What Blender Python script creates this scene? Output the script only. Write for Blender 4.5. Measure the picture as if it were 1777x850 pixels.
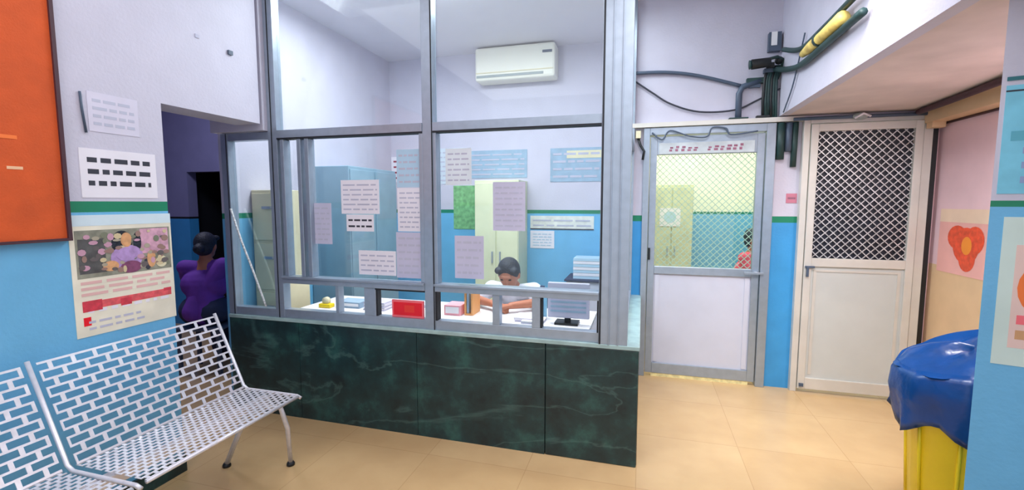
import bpy, bmesh, math, random
from mathutils import Vector, Matrix, Euler
random.seed(7)
R = math.radians
for o in list(bpy.data.objects): bpy.data.objects.remove(o)
S = bpy.context.scene
COL = S.collection

# ------------------------------------------------------------------ camera, world, lights
cam = bpy.data.cameras.new('camera'); camo = bpy.data.objects.new('camera', cam); COL.objects.link(camo)
cam.sensor_width = 36; cam.lens = 799/1777*36; cam.clip_start = .02
camo.location = (0, 0, 1.5); camo.rotation_euler = (R(90-5.2), 0, R(15.8))
S.camera = camo
S.view_settings.view_transform = 'Standard'; S.view_settings.look = 'None'
S.view_settings.exposure = 0.25; S.view_settings.gamma = 1; S.view_settings.use_curve_mapping = False
W = bpy.data.worlds.new('world'); S.world = W; W.use_nodes = True
W.node_tree.nodes['Background'].inputs[0].default_value = (.86, .90, 1, 1)
W.node_tree.nodes['Background'].inputs[1].default_value = .95
def area(name, loc, sx, sy, power, col=(1, 1, 1), rot=(0, 0, 0), spread=180):
    l = bpy.data.lights.new(name, 'AREA'); l.shape = 'RECTANGLE'; l.size = sx; l.size_y = sy
    l.energy = power; l.color = col; l.spread = R(spread)
    o = bpy.data.objects.new(name, l); COL.objects.link(o); o.location = loc; o.rotation_euler = rot
    return o
def bulb(name, loc, power, col=(1, 1, 1), rad=.12):
    l = bpy.data.lights.new(name, 'POINT'); l.energy = power; l.color = col; l.shadow_soft_size = rad
    o = bpy.data.objects.new(name, l); COL.objects.link(o); o.location = loc
area('lobby_ceiling_and_fill', (-.75, -.1, 3.14), 3.2, 3.6, 56, (.97, .96, 1))
area('lobby_ceiling_and_fill', (.45, 2.1, 3.0), .8, .5, 15, (.98, .97, 1), (R(26), 0, R(-8)), 96)  # tilted fill, added to brighten the lower part of the doors
area('office_ceiling_light', (-1.3, 3.3, 3.1), 2.4, .6, 64, (.95, .98, 1))
bulb('office_ceiling_fill', (-1.5, 2.95, 3.0), 16, (.95, .98, 1))  # added fill out of view, lifts the office ceiling
area('side_room_light', (.8, 5.2, 3.1), 1.2, .8, 40, (1, .99, .93))
area('waiting_area_light', (-4.2, 3.0, 3.1), .8, .6, 22, (.8, .8, 1))
area('passage_fill', (1.78, 2.62, 2.13), .3, .4, 18, (1, .95, .92))  # unseen fill behind the pier, added to brighten the pink wall

# ------------------------------------------------------------------ materials
def lin(c):
    r = []
    for v in c:
        v /= 255
        r.append(v/12.92 if v <= .04045 else ((v+.055)/1.055)**2.4)
    return (*r, 1)
MATS = {}
def mat(name, rgb, rough=.5, metal=0, var=.06, scale=6, bump=0, bscale=60, spec=.5, emit=0):
    if name in MATS: return MATS[name]
    m = bpy.data.materials.new(name); m.use_nodes = True
    nt = m.node_tree; b = nt.nodes['Principled BSDF']
    b.inputs['Roughness'].default_value = rough; b.inputs['Metallic'].default_value = metal
    b.inputs['Specular IOR Level'].default_value = spec
    c = lin(rgb)
    tc = nt.nodes.new('ShaderNodeTexCoord'); n = nt.nodes.new('ShaderNodeTexNoise')
    n.inputs['Scale'].default_value = scale; n.inputs['Detail'].default_value = 4
    nt.links.new(tc.outputs['Object'], n.inputs['Vector'])
    rp = nt.nodes.new('ShaderNodeValToRGB')
    rp.color_ramp.elements[0].position = .3; rp.color_ramp.elements[1].position = .7
    rp.color_ramp.elements[0].color = tuple(max(0, v*(1-var)) for v in c[:3])+(1,)
    rp.color_ramp.elements[1].color = tuple(min(1, v*(1+var)) for v in c[:3])+(1,)
    nt.links.new(n.outputs['Fac'], rp.inputs['Fac']); nt.links.new(rp.outputs['Color'], b.inputs['Base Color'])
    if emit:
        nt.links.new(rp.outputs['Color'], b.inputs['Emission Color']); b.inputs['Emission Strength'].default_value = emit
    if bump:
        n2 = nt.nodes.new('ShaderNodeTexNoise'); n2.inputs['Scale'].default_value = bscale; n2.inputs['Detail'].default_value = 3
        nt.links.new(tc.outputs['Object'], n2.inputs['Vector'])
        bp = nt.nodes.new('ShaderNodeBump'); bp.inputs['Strength'].default_value = bump; bp.inputs['Distance'].default_value = .01
        nt.links.new(n2.outputs['Fac'], bp.inputs['Height']); nt.links.new(bp.outputs['Normal'], b.inputs['Normal'])
    MATS[name] = m; return m
def glass_mat(name, tint=(.93, .97, .98), refl=.02):
    m = bpy.data.materials.new(name); m.use_nodes = True; nt = m.node_tree; nt.nodes.clear()
    out = nt.nodes.new('ShaderNodeOutputMaterial'); mx = nt.nodes.new('ShaderNodeMixShader')
    tr = nt.nodes.new('ShaderNodeBsdfTransparent'); tr.inputs[0].default_value = (*tint, 1)
    gl = nt.nodes.new('ShaderNodeBsdfGlossy'); gl.inputs['Roughness'].default_value = .03
    lw = nt.nodes.new('ShaderNodeLayerWeight'); lw.inputs[0].default_value = .35
    mt = nt.nodes.new('ShaderNodeMath'); mt.operation = 'MULTIPLY_ADD'; mt.inputs[1].default_value = .22; mt.inputs[2].default_value = refl
    nt.links.new(lw.outputs['Fresnel'], mt.inputs[0]); nt.links.new(mt.outputs[0], mx.inputs[0])
    nt.links.new(tr.outputs[0], mx.inputs[1]); nt.links.new(gl.outputs[0], mx.inputs[2]); nt.links.new(mx.outputs[0], out.inputs[0])
    return m
def marble_mat():
    m = bpy.data.materials.new('green_marble'); m.use_nodes = True; nt = m.node_tree; b = nt.nodes['Principled BSDF']
    tc = nt.nodes.new('ShaderNodeTexCoord')
    n = nt.nodes.new('ShaderNodeTexNoise'); n.inputs['Scale'].default_value = 5; n.inputs['Detail'].default_value = 10; n.inputs['Roughness'].default_value = .65
    mp = nt.nodes.new('ShaderNodeMapping'); mp.inputs['Scale'].default_value = (.45, 1, 1.3); mp.inputs['Rotation'].default_value = (0, R(-20), 0)
    v = nt.nodes.new('ShaderNodeTexNoise'); v.inputs['Scale'].default_value = 1.9; v.inputs['Detail'].default_value = 7; v.inputs['Distortion'].default_value = .5
    nt.links.new(tc.outputs['Object'], mp.inputs[0]); nt.links.new(tc.outputs['Object'], n.inputs['Vector']); nt.links.new(mp.outputs[0], v.inputs['Vector'])
    r1 = nt.nodes.new('ShaderNodeValToRGB'); e = r1.color_ramp.elements
    e[0].position = .35; e[0].color = lin((18, 38, 42)); e[1].position = .7; e[1].color = lin((46, 92, 86))
    e2 = r1.color_ramp.elements.new(.52); e2.color = lin((26, 56, 58))
    r2 = nt.nodes.new('ShaderNodeValToRGB'); q = r2.color_ramp.elements
    q[0].position = .488; q[0].color = (0, 0, 0, 1); q[1].position = .512; q[1].color = (0, 0, 0, 1)
    q3 = r2.color_ramp.elements.new(.5); q3.color = (.16, .16, .16, 1)
    nt.links.new(n.outputs['Fac'], r1.inputs[0]); nt.links.new(v.outputs['Fac'], r2.inputs[0])
    mx = nt.nodes.new('ShaderNodeMixRGB'); mx.inputs[2].default_value = lin((120, 165, 155))
    nt.links.new(r2.outputs[0], mx.inputs[0]); nt.links.new(r1.outputs[0], mx.inputs[1]); nt.links.new(mx.outputs[0], b.inputs['Base Color'])
    b.inputs['Roughness'].default_value = .32
    return m
def floor_mat():
    m = bpy.data.materials.new('beige_tile_floor'); m.use_nodes = True; nt = m.node_tree; b = nt.nodes['Principled BSDF']
    tc = nt.nodes.new('ShaderNodeTexCoord'); br = nt.nodes.new('ShaderNodeTexBrick'); br.offset = 0
    br.inputs['Scale'].default_value = 1; br.inputs['Brick Width'].default_value = .6; br.inputs['Row Height'].default_value = .6
    br.inputs['Mortar Size'].default_value = .002; br.inputs['Color1'].default_value = lin((206, 172, 124)); br.inputs['Color2'].default_value = lin((210, 178, 131))
    br.inputs['Mortar'].default_value = lin((190, 156, 110))
    n = nt.nodes.new('ShaderNodeTexNoise'); n.inputs['Scale'].default_value = 3; n.inputs['Detail'].default_value = 8
    mx = nt.nodes.new('ShaderNodeMixRGB'); mx.blend_type = 'MULTIPLY'; mx.inputs[0].default_value = .5
    rp = nt.nodes.new('ShaderNodeValToRGB'); rp.color_ramp.elements[0].color = (.78, .74, .7, 1); rp.color_ramp.elements[0].position = .35; rp.color_ramp.elements[1].position = .65
    nt.links.new(tc.outputs['Object'], br.inputs[0]); nt.links.new(tc.outputs['Object'], n.inputs['Vector']); nt.links.new(n.outputs[0], rp.inputs[0])
    nt.links.new(br.outputs[0], mx.inputs[1]); nt.links.new(rp.outputs[0], mx.inputs[2]); nt.links.new(mx.outputs[0], b.inputs['Base Color'])
    b.inputs['Roughness'].default_value = .22
    return m
M_wall = mat('lavender_wall_paint', (200, 197, 212), .6, var=.03, bump=.15)
M_blue = mat('blue_dado_paint', (108, 180, 222), .45, var=.05, bump=.12)
M_dblue = mat('deep_blue_dado_paint', (60, 150, 210), .45, var=.06, bump=.12)
M_green = mat('green_stripe_paint', (16, 128, 92), .45)
M_ceil = mat('white_ceiling_paint', (226, 224, 234), .7, var=.02)
M_soffit = mat('beige_soffit_paint', (216, 200, 194), .7, var=.12, scale=3)
M_pink = mat('pink_wall_paint', (236, 200, 206), .6, var=.04)
M_tan = mat('tan_dado_paint', (226, 190, 148), .55, var=.05)
M_cream = mat('cream_wall_paint', (240, 242, 222), .6, var=.03)
M_marble = marble_mat(); M_floor = floor_mat()
M_gtop = mat('pale_green_stone', (158, 184, 182), .25, var=.14, scale=12)
M_alu = mat('brushed_aluminium', (160, 172, 186), .33, .5, var=.06, scale=20)
M_alud = mat('aluminium_shadow_groove', (90, 108, 122), .4, .5)
M_aluw = mat('pale_door_aluminium', (208, 205, 198), .42, .15, var=.05)
M_rub = mat('black_rubber_seal', (22, 26, 34), .6)
M_panel = mat('pale_grey_laminate', (198, 202, 218), .4, var=.03)
M_panel2 = mat('warm_grey_laminate', (194, 198, 196), .4, var=.03)
M_steel = mat('perforated_bench_steel', (220, 218, 224), .3, .35, var=.08, scale=30)
M_glass = glass_mat('clear_window_glass')
M_glassd = glass_mat('door_glass', (.97, 1, .95), .03)
M_orange = mat('orange_board_cloth', (206, 84, 30), .75, var=.1, scale=9, bump=.2, bscale=150)
M_dwood = mat('dark_wood_frame', (70, 38, 48), .5)
M_paper = mat('white_paper', (232, 228, 236), .7, var=.03)
M_lilac = mat('lilac_paper', (196, 194, 216), .7, var=.04)
M_bluep = mat('pale_blue_paper', (176, 206, 226), .7, var=.05)
M_ink = mat('dark_ink', (52, 54, 66), .7)
M_greyink = mat('grey_ink', (186, 186, 204), .7)
M_black = mat('black_plastic', (20, 24, 28), .45)
M_dgreen = mat('dark_green_cable', (34, 62, 62), .5, var=.3)
M_slate = mat('slate_plastic', (74, 88, 108), .45)
M_yellow = mat('yellow_plastic', (240, 210, 30), .35)
M_bag = mat('blue_bin_liner', (6, 62, 124), .28, var=.25, scale=5, bump=.5, bscale=14)
M_red = mat('red_sign', (232, 18, 40), .4)
M_pinkred = mat('pink_red_border', (246, 110, 120), .4)
M_or = mat('orange_print', (242, 120, 50), .5)
M_skin = mat('brown_skin', (176, 112, 84), .5, var=.08)
M_hair = mat('black_hair', (26, 34, 48), .6, var=.4, scale=60, bump=.6, bscale=80)
M_shirt = mat('white_shirt_cloth', (222, 226, 238), .8, var=.06, bump=.3, bscale=25)
M_purple = mat('purple_cloth', (112, 58, 168), .8, var=.2, bump=.3, bscale=20)
M_pinkc = mat('pink_red_cloth', (228, 84, 110), .8, var=.1)
M_trs = mat('navy_trousers', (40, 52, 84), .8)
M_cab = mat('blue_grey_steel', (134, 164, 182), .4, .1)
M_cab2 = mat('cream_steel', (222, 214, 180), .45)
M_white = mat('white_plastic', (236, 236, 238), .35, var=.02)
M_acgrey = mat('grey_plastic', (150, 160, 160), .4)
M_greenp = mat('leaf_green_print', (120, 180, 120), .6, var=.3, scale=25)

# ------------------------------------------------------------------ mesh helpers
class MB:
    def __init__(s): s.v = []; s.f = []; s.m = []; s.mats = []; s.sm = []
    def mi(s, m):
        if m not in s.mats: s.mats.append(m)
        return s.mats.index(m)
    def add(s, vs, fs, m, smooth=False):
        b = len(s.v); s.v += [tuple(v) for v in vs]; i = s.mi(m)
        for f in fs: s.f.append([b+k for k in f]); s.m.append(i); s.sm.append(smooth)
    def box(s, a, b, m, M=None):
        x0, y0, z0 = (min(a[i], b[i]) for i in range(3)); x1, y1, z1 = (max(a[i], b[i]) for i in range(3))
        vs = [Vector(p) for p in ((x0,y0,z0),(x1,y0,z0),(x1,y1,z0),(x0,y1,z0),(x0,y0,z1),(x1,y0,z1),(x1,y1,z1),(x0,y1,z1))]
        if M: vs = [M @ v for v in vs]
        s.add(vs, [(0,3,2,1),(4,5,6,7),(0,1,5,4),(1,2,6,5),(2,3,7,6),(3,0,4,7)], m)
        return s
    def tube(s, pts, r, m, n=10, cap=True):
        pts = [Vector(p) for p in pts]; rs = r if isinstance(r, (list, tuple)) else [r]*len(pts)
        vs = []; fs = []; pu = None
        for i, p in enumerate(pts):
            d = (pts[min(i+1, len(pts)-1)]-pts[max(i-1, 0)])
            d = d.normalized() if d.length > 1e-9 else Vector((0, 0, 1))
            if pu is None: pu = d.orthogonal().normalized()
            u = (pu-d*pu.dot(d)); u = u.normalized() if u.length > 1e-6 else d.orthogonal().normalized(); w = d.cross(u); pu = u
            for k in range(n):
                a = 2*math.pi*k/n; vs.append(p+(u*math.cos(a)+w*math.sin(a))*rs[i])
        for i in range(len(pts)-1):
            for k in range(n):
                fs.append((i*n+k, i*n+(k+1)%n, (i+1)*n+(k+1)%n, (i+1)*n+k))
        if cap: fs += [tuple(range(n-1, -1, -1)), tuple(range((len(pts)-1)*n, len(pts)*n))]
        s.add(vs, fs, m, True); return s
    def lathe(s, prof, c, m, n=32):
        vs = []; fs = []
        for (r, z) in prof:
            for k in range(n):
                a = 2*math.pi*k/n; vs.append((c[0]+r*math.cos(a), c[1]+r*math.sin(a), c[2]+z))
        for i in range(len(prof)-1):
            for k in range(n): fs.append((i*n+k, i*n+(k+1)%n, (i+1)*n+(k+1)%n, (i+1)*n+k))
        s.add(vs, fs, m, True); return s
    def ell(s, c, r, m, M=None, nu=16, nv=10):
        vs = []; fs = []
        for i in range(nv+1):
            t = math.pi*i/nv
            for k in range(nu):
                a = 2*math.pi*k/nu
                p = Vector((r[0]*math.sin(t)*math.cos(a), r[1]*math.sin(t)*math.sin(a), r[2]*math.cos(t)))
                if M: p = M @ p
                vs.append(p+Vector(c))
        for i in range(nv):
            for k in range(nu): fs.append((i*nu+k, (i+1)*nu+k, (i+1)*nu+(k+1)%nu, i*nu+(k+1)%nu))
        s.add(vs, fs, m, True); return s
    def cap(s, a, b, ra, rb, m, n=14):
        a = Vector(a); b = Vector(b); s.tube([a, b], [ra, rb], m, n)
        s.ell(a, (ra,)*3, m, None, n, 8); s.ell(b, (rb,)*3, m, None, n, 8); return s
    def mesh(s, name):
        me = bpy.data.meshes.new(name); me.from_pydata(s.v, [], s.f)
        for m in s.mats: me.materials.append(m)
        for p, i, q in zip(me.polygons, s.m, s.sm): p.material_index = i; p.use_smooth = q
        me.update(); return me
    def build(s, name, parent=None, bevel=0):
        o = bpy.data.objects.new(name, s.mesh(name)); COL.objects.link(o)
        if parent is not None:
            o.parent = parent; o.matrix_parent_inverse = parent.matrix_basis.inverted()
        if bevel:
            b = o.modifiers.new('bevel', 'BEVEL'); b.width = bevel; b.segments = 2; b.limit_method = 'ANGLE'
        return o
def tag(o, label=None, cat=None, group=None, kind=None):
    if label: o['label'] = label
    if cat: o['category'] = cat
    if group: o['group'] = group
    if kind: o['kind'] = kind
    return o
def thing(name, loc, label, cat, group=None, kind=None):
    o = bpy.data.objects.new(name, None); COL.objects.link(o); o.location = loc; o.empty_display_size = .05
    return tag(o, label, cat, group, kind)
def struct(o): o['kind'] = 'structure'; return o
def B(a, b, m): return MB().box(a, b, m)

# ------------------------------------------------------------------ setting: lobby
CZ = 3.16
struct(B((-6.4, -2, -.1), (2.3, 7.2, 0), M_floor).build('floor'))
struct(B((-6.4, -2, CZ), (2.3, 7.2, CZ+.1), M_ceil).build('ceiling'))
def bands(mb, x0, x1, y0, y1, zs, ms):
    for k in range(len(ms)): mb.box((x0, y0, zs[k]), (x1, y1, zs[k+1]), ms[k])
w = MB(); bands(w, -2.65, -2.45, -2, 1.88, (0, 1.458, 1.508, CZ), (M_blue, M_green, M_wall))
w.box((-2.65, 1.88, 2.022), (-2.45, 2.535, CZ), M_wall)
struct(w.build('wall_left'))
struct(B((-2.45, -2, 0), (-2.435, 1.88, .1), M_marble).build('baseboard_left'))
YB = 4.1
w = MB()
bands(w, -.1, -.005, YB, YB+.12, (0, 1.345, 1.395, 2.16), (M_dblue, M_green, M_wall))
bands(w, .985, 1.17, YB, YB+.12, (0, 1.345, 1.395, 2.16), (M_dblue, M_green, M_wall))
w.box((2.01, YB, 0), (2.2, YB+.12, 2.16), M_pink)
w.box((-.1, YB, 2.16), (2.2, YB+.12, CZ), M_wall)
struct(w.build('wall_back'))
# low passage soffit with its bulkhead on the right
w = MB(); w.box((1.06, -2, 2.17), (2.2, YB, 2.25), M_soffit); w.box((1.0, -2, 2.17), (1.06, YB, CZ), M_wall)
struct(w.build('wall_bulkhead'))
w = MB(); w.box((2.05, 2.3, 0), (2.2, YB, 1.06), M_tan); w.box((2.05, 2.3, 1.06), (2.2, YB, 2.17), M_pink)
struct(w.build('wall_right'))
struct(B((1.93, 2.3, 2.07), (2.05, YB, 2.17), M_tan).build('trim_1'))
# near wall end on the right: a splayed pier
def prism(pts, z0, z1, m, mb):
    n = len(pts); vs = [(x, y, z0) for x, y in pts]+[(x, y, z1) for x, y in pts]
    mb.add(vs, [tuple(range(n-1, -1, -1)), tuple(range(n, 2*n))]+[(i, (i+1) % n, n+(i+1) % n, n+i) for i in range(n)], m)
PA = Vector((1.105, 1.90, 0)); PD = Vector((math.cos(R(-17)), math.sin(R(-17)), 0)); PN = Vector((PD.y, -PD.x, 0))
pe = PA+PD*.95
pp = [(PA.x, PA.y), (pe.x, pe.y), (2.2, pe.y), (2.2, 2.3), (1.8, 2.25)]
w = MB()
for z0, z1, m in ((0, 1.488, M_blue), (1.488, 1.508, M_green), (1.508, 2.17, M_wall)): prism(pp, z0, z1, m, w)
struct(w.build('wall_pier'))
struct(B((2.1, -2, 0), (2.2, 1.62, 2.17), M_blue).build('wall_entrance'))

# office shell
w = MB(); bands(w, -3.05, 0, 5.0, 5.12, (0, 1.385, 1.425, CZ), (M_blue, M_green, M_wall))
struct(w.build('wall_office_back'))
w = MB(); bands(w, -.12, 0, 4.22, 5.0, (0, 1.385, 1.425, CZ), (M_blue, M_green, M_wall)); struct(w.build('wall_office_right'))
w = MB(); bands(w, -2.96, -2.925, 2.67, 5.0, (0, 1.385, 1.425, CZ), (M_blue, M_green, M_wall)); struct(w.build('wall_office_left'))
w = MB(); w.box((-2.9, 2.56, 1.985), (-2.452, 2.64, CZ), M_wall); struct(w.build('wall_office_front'))
# waiting area beyond the opening
M_dim = mat('shaded_lavender_tone', (128, 128, 168), .6, var=.05)  # lavender wall colour darkened, waiting area's dimness put into the colour
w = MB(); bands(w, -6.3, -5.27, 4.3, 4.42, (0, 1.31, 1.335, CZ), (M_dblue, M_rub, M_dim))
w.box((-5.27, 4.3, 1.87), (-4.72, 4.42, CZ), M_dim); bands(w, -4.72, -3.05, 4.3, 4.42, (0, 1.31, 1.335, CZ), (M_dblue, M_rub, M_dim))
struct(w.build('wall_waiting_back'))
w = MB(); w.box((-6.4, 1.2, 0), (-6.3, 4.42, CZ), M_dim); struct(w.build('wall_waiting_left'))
w = MB(); w.box((-6.4, 1.1, 0), (-2.65, 1.2, CZ), M_dim); struct(w.build('wall_waiting_light_block'))  # unseen wall, added to keep the world light out
w = MB(); w.box((-5.35, 5.6, 0), (-4.5, 5.7, CZ), M_rub); w.box((-5.45, 4.42, 0), (-5.35, 5.7, CZ), M_rub); w.box((-4.6, 4.42, 0), (-4.5, 5.6, CZ), M_rub)  # room walls coloured near-black to carry the unlit doorway's darkness
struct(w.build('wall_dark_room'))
# bright side room behind the first door
w = MB(); bands(w, 0, 2.3, 6.4, 6.5, (0, 1.36, 1.39, CZ), (M_blue, M_green, M_cream)); struct(w.build('wall_side_room_back'))
w = MB(); w.box((0, 4.22, 0), (.05, 6.4, CZ), M_cream); struct(w.build('wall_side_room_left'))
w = MB(); bands(w, 2.2, 2.28, 4.22, 6.4, (0, 1.36, 1.39, CZ), (M_blue, M_green, M_cream)); struct(w.build('wall_side_room_right'))

# ------------------------------------------------------------------ lattice helper (diamond mesh in an X,Z rectangle at depth y)
def lattice(mb, x0, x1, z0, z1, y, pitch, wd, m, th=.004):
    def clip(px, pz, dx, dz):
        t0, t1 = -9, 9
        for p, d, lo, hi in ((px, dx, x0, x1), (pz, dz, z0, z1)):
            a = (lo-p)/d; b = (hi-p)/d
            if a > b: a, b = b, a
            t0 = max(t0, a); t1 = min(t1, b)
        return (t0, t1) if t1-t0 > .004 else None
    for sg in (1, -1):
        k = -80
        while k < 80:
            px = x0+k*pitch; d = (1/math.sqrt(2), sg/math.sqrt(2)); c = clip(px, z0, *d); k += 1
            if not c: continue
            a = Vector((px+d[0]*c[0], y, z0+d[1]*c[0])); b = Vector((px+d[0]*c[1], y, z0+d[1]*c[1]))
            nrm = Vector((-d[1], 0, d[0]))*wd/2; t = Vector((0, th/2, 0)); off = t*sg
            vs = [a-nrm-t+off, b-nrm-t+off, b+nrm-t+off, a+nrm-t+off, a-nrm+t+off, b-nrm+t+off, b+nrm+t+off, a+nrm+t+off]
            mb.add(vs, [(0,1,2,3),(4,7,6,5),(0,4,5,1),(1,5,6,2),(2,6,7,3),(3,7,4,0)], m)

# ------------------------------------------------------------------ door 1 (glazed, leads to the bright room)
d = thing('door_1', (.5, YB, 0), None, None, kind='structure')
f = MB()
f.box((-.005, YB-.04, 0), (.045, YB+.06, 2.12), M_alu); f.box((.92, YB-.04, 0), (.985, YB+.06, 2.12), M_alu); f.box((.045, YB-.04, 2.06), (.92, YB+.06, 2.12), M_alu)
f.build('door_frame', d, .003)
f = MB()
f.box((.05, YB-.02, .03), (.105, YB+.025, 2.05), M_alu); f.box((.86, YB-.02, .03), (.915, YB+.025, 2.05), M_alu)
f.box((.105, YB-.02, 1.9), (.86, YB+.025, 2.05), M_alu); f.box((.105, YB-.02, .9), (.86, YB+.025, .965), M_alu); f.box((.105, YB-.02, .03), (.86, YB+.025, .12), M_alu)
lf = f.build('door_leaf', d, .003)
f = MB(); f.box((.105, YB-.005, .12), (.86, YB+.01, .9), M_panel); f.box((.115, YB-.012, .13), (.15, YB-.005, .89), M_panel); f.box((.815, YB-.012, .13), (.85, YB-.005, .89), M_panel)
f.build('lower_panel', d)
B((.105, YB, .965), (.86, YB+.005, 1.9), M_glassd).build('glass_pane', d)
f = MB(); lattice(f, .107, .858, .967, 1.898, YB+.016, .052, .005, mat('pale_mesh_wire', (170, 200, 196), .5))
f.build('safety_mesh', d)
f = MB(); f.box((.875, YB-.05, .93), (.895, YB-.02, .95), M_alu); f.box((.8, YB-.06, .93), (.94, YB-.048, .948), M_alu); f.build('handle', d, .002)
f = MB(); f.box((.052, YB-.035, 1.02), (.07, YB-.02, 1.12), M_black); f.build('hinge', d)
f = MB(); f.box((.1, YB-.015, .0), (.87, YB+.02, .03), mat('worn_cream_strip', (226, 216, 160), .6, var=.3, scale=20)); f.build('threshold', d)
# name strip over the glass: two faded red-purple words, too worn to read
sgn = B((.12, YB-.024, 1.905), (.84, YB-.02, 1.995), mat('faded_sign_strip', (188, 196, 200), .6, var=.1, scale=14)).build('name_strip', d)
M_faded = mat('faded_red_ink', (150, 96, 118), .7, var=.3, scale=40)
f = MB(); x = .2
for k in range(12):
    if k == 5: x += .06; continue
    ht = .03+.02*random.random(); wd_ = .02+.012*random.random()
    f.box((x, YB-.0255, 1.925), (x+wd_, YB-.024, 1.925+ht*.45), M_faded); f.box((x+.006, YB-.0255, 1.925+ht*.6), (x+wd_+.008, YB-.024, 1.925+ht), M_faded)
    x += .047
f.build('faded_letters', sgn)
# ------------------------------------------------------------------ door 2 (mesh upper half)
d = thing('door_2', (1.6, YB, 0), None, None, kind='structure')
f = MB()
f.box((1.17, YB-.05, 0), (1.215, YB+.06, 2.15), M_aluw); f.box((1.935, YB-.05, 0), (1.99, YB+.06, 2.15), M_aluw); f.box((1.215, YB-.05, 2.1), (1.935, YB+.06, 2.15), M_aluw)
f.build('door_frame', d, .003)
f = MB()
f.box((1.22, YB-.06, .03), (1.27, YB-.015, 2.095), M_aluw); f.box((1.88, YB-.06, .03), (1.93, YB-.015, 2.095), M_aluw)
f.box((1.27, YB-.06, 2.04), (1.88, YB-.015, 2.095), M_aluw); f.box((1.27, YB-.06, 1.01), (1.88, YB-.015, 1.075), M_aluw); f.box((1.27, YB-.06, .03), (1.88, YB-.015, .12), M_aluw)
f.build('door_leaf', d, .003)
f = MB(); f.box((1.27, YB-.045, .12), (1.88, YB-.03, 1.01), M_panel2); f.box((1.29, YB-.05, .15), (1.31, YB-.045, .97), M_aluw); f.box((1.84, YB-.05, .15), (1.86, YB-.045, .97), M_aluw); f.box((1.29, YB-.05, .97), (1.86, YB-.045, .985), M_aluw)
f.build('lower_panel', d)
f = MB(); lattice(f, 1.27, 1.88, 1.075, 2.04, YB-.04, .056, .0065, mat('galvanised_mesh', (200, 200, 202), .4, .4, var=.3, scale=30)); f.build('mesh_grille', d)
f = MB(); f.box((1.27, YB-.028, 1.075), (1.88, YB-.022, 2.04), mat('unlit_room_tone', (18, 24, 40), .5, var=.4, scale=6)); f.build('unlit_room_sheet', d)  # dark sheet added in place of the unlit room behind the mesh
f = MB(); f.box((1.225, YB-.075, 1.0), (1.29, YB-.06, 1.015), M_slate); f.box((1.235, YB-.08, .93), (1.25, YB-.06, 1.01), M_slate); f.build('handle', d, .002)
f = MB(); f.box((1.23, YB-.07, .05), (1.26, YB-.06, .075), M_slate); f.build('bolt', d)
B((1.99, YB-.05, 0), (2.02, YB+.05, 2.15), M_black).build('gap_shade_strip', d)  # black strip stands in for the shade in the gap by the frame
tag(B((-.1, YB-.055, 2.125), (1.17, YB, 2.16), M_aluw).build('door_head_ledge'), 'pale metal ledge running over the glazed door', 'ledge')

# ------------------------------------------------------------------ reception counter
YC = 2.589
c = thing('reception_counter', (-1.3, YC+.2, 0), 'long dark green marble reception counter under the aluminium office glazing', 'counter')
xs = [-2.855, -2.26, -1.365, -.53, 0]
for i in range(4):
    e = .0015
    MB().box((xs[i]+e, YC, .0), (xs[i+1]-e, YC+.03, .68), M_marble).build('marble_panel', c, .006 if i == 3 else 0)
B((-.03, YC+.031, 0), (0, YB, .68), M_marble).build('end_panel', c)
B((-2.855, YC+.031, 0), (-.031, YC+.12, .68), M_slate).build('core_wall', c)
f = MB(); f.box((-2.855, YC-.006, .681), (.004, YC+.22, .705), M_gtop); f.box((-.16, YC+.22, .681), (.004, YB, .705), M_gtop); f.build('countertop', c, .003)

# ------------------------------------------------------------------ aluminium and glass partition
p = thing('glazed_partition', (-1.3, YC+.05, .705), 'aluminium framed glass screen with ticket openings standing on the green counter', 'partition')
y0, y1 = YC+.01, YC+.075
def post(nm, xa, xb, za, zb, grooves=()):
    m = MB(); m.box((xa, y0, za), (xb, y1, zb), M_alu)
    for g, gw in grooves: m.box((g, y0-.003, za), (g+gw, y0, zb), M_rub)
    return m.build(nm, p, .003)
post('post', -2.452, -2.38, .705, CZ, ((-2.425, .008),))
post('post', -1.305, -1.235, .705, CZ, ((-1.245, .008),))
m = MB(); m.box((-.225, y0-.012, .705), (-.065, y1+.02, CZ), M_alu)
m.box((-.222, y0-.016, .705), (-.212, y0-.012, CZ), M_rub); m.box((-.17, y0-.02, .705), (-.163, y0-.012, CZ), M_alu); m.box((-.12, y0-.02, .705), (-.113, y0-.012, CZ), M_alu)
m.build('corner_post', p, .003)
post('post', -2.86, -2.80, .705, 1.98, ((-2.815, .006),))
def rail(nm, xa, xb, za, zb, ya=y0, yb=y1): return MB().box((xa, ya+.004, za), (xb, yb-.004, zb), M_alu).build(nm, p, .002)
for a, b in ((-2.38, -1.305), (-1.235, -.225)):
    m = MB(); m.box((a, y0-.006, 1.935), (b, y1, 1.985), M_alu); m.box((a, y0-.004, 1.925), (b, y1-.01, 1.935), M_rub); m.build('head_rail', p)
    m = MB(); m.box((a, y0-.006, .95), (b, y1, 1.0), M_alu); m.box((a, y0-.02, .985), (b, y0-.006, 1.0), M_alu); m.build('middle_rail', p, .002)
    rail('sill_rail', a, b, .705, .765)
    rail('top_rail', a, b, CZ-.05, CZ)
rail('head_rail', -2.80, -2.452, 1.93, 1.98); rail('sill_rail', -2.80, -2.452, .705, .76)
for a, b in ((-1.965, -1.94), (-1.745, -1.66), (-.86, -.815), (-.615, -.565)): rail('opening_divider', a, b, .765, .95)
f = MB(); f.box((-1.66, y0-.002, .94), (-1.305, y1-.01, .95), M_rub); f.box((-1.66, y0+.01, .765), (-1.65, y1-.01, .94), M_rub); f.box((-.565, y0+.01, .765), (-.555, y1-.01, .94), M_rub); f.box((-.235, y0, .765), (-.225, y1-.01, .95), M_rub)
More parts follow.
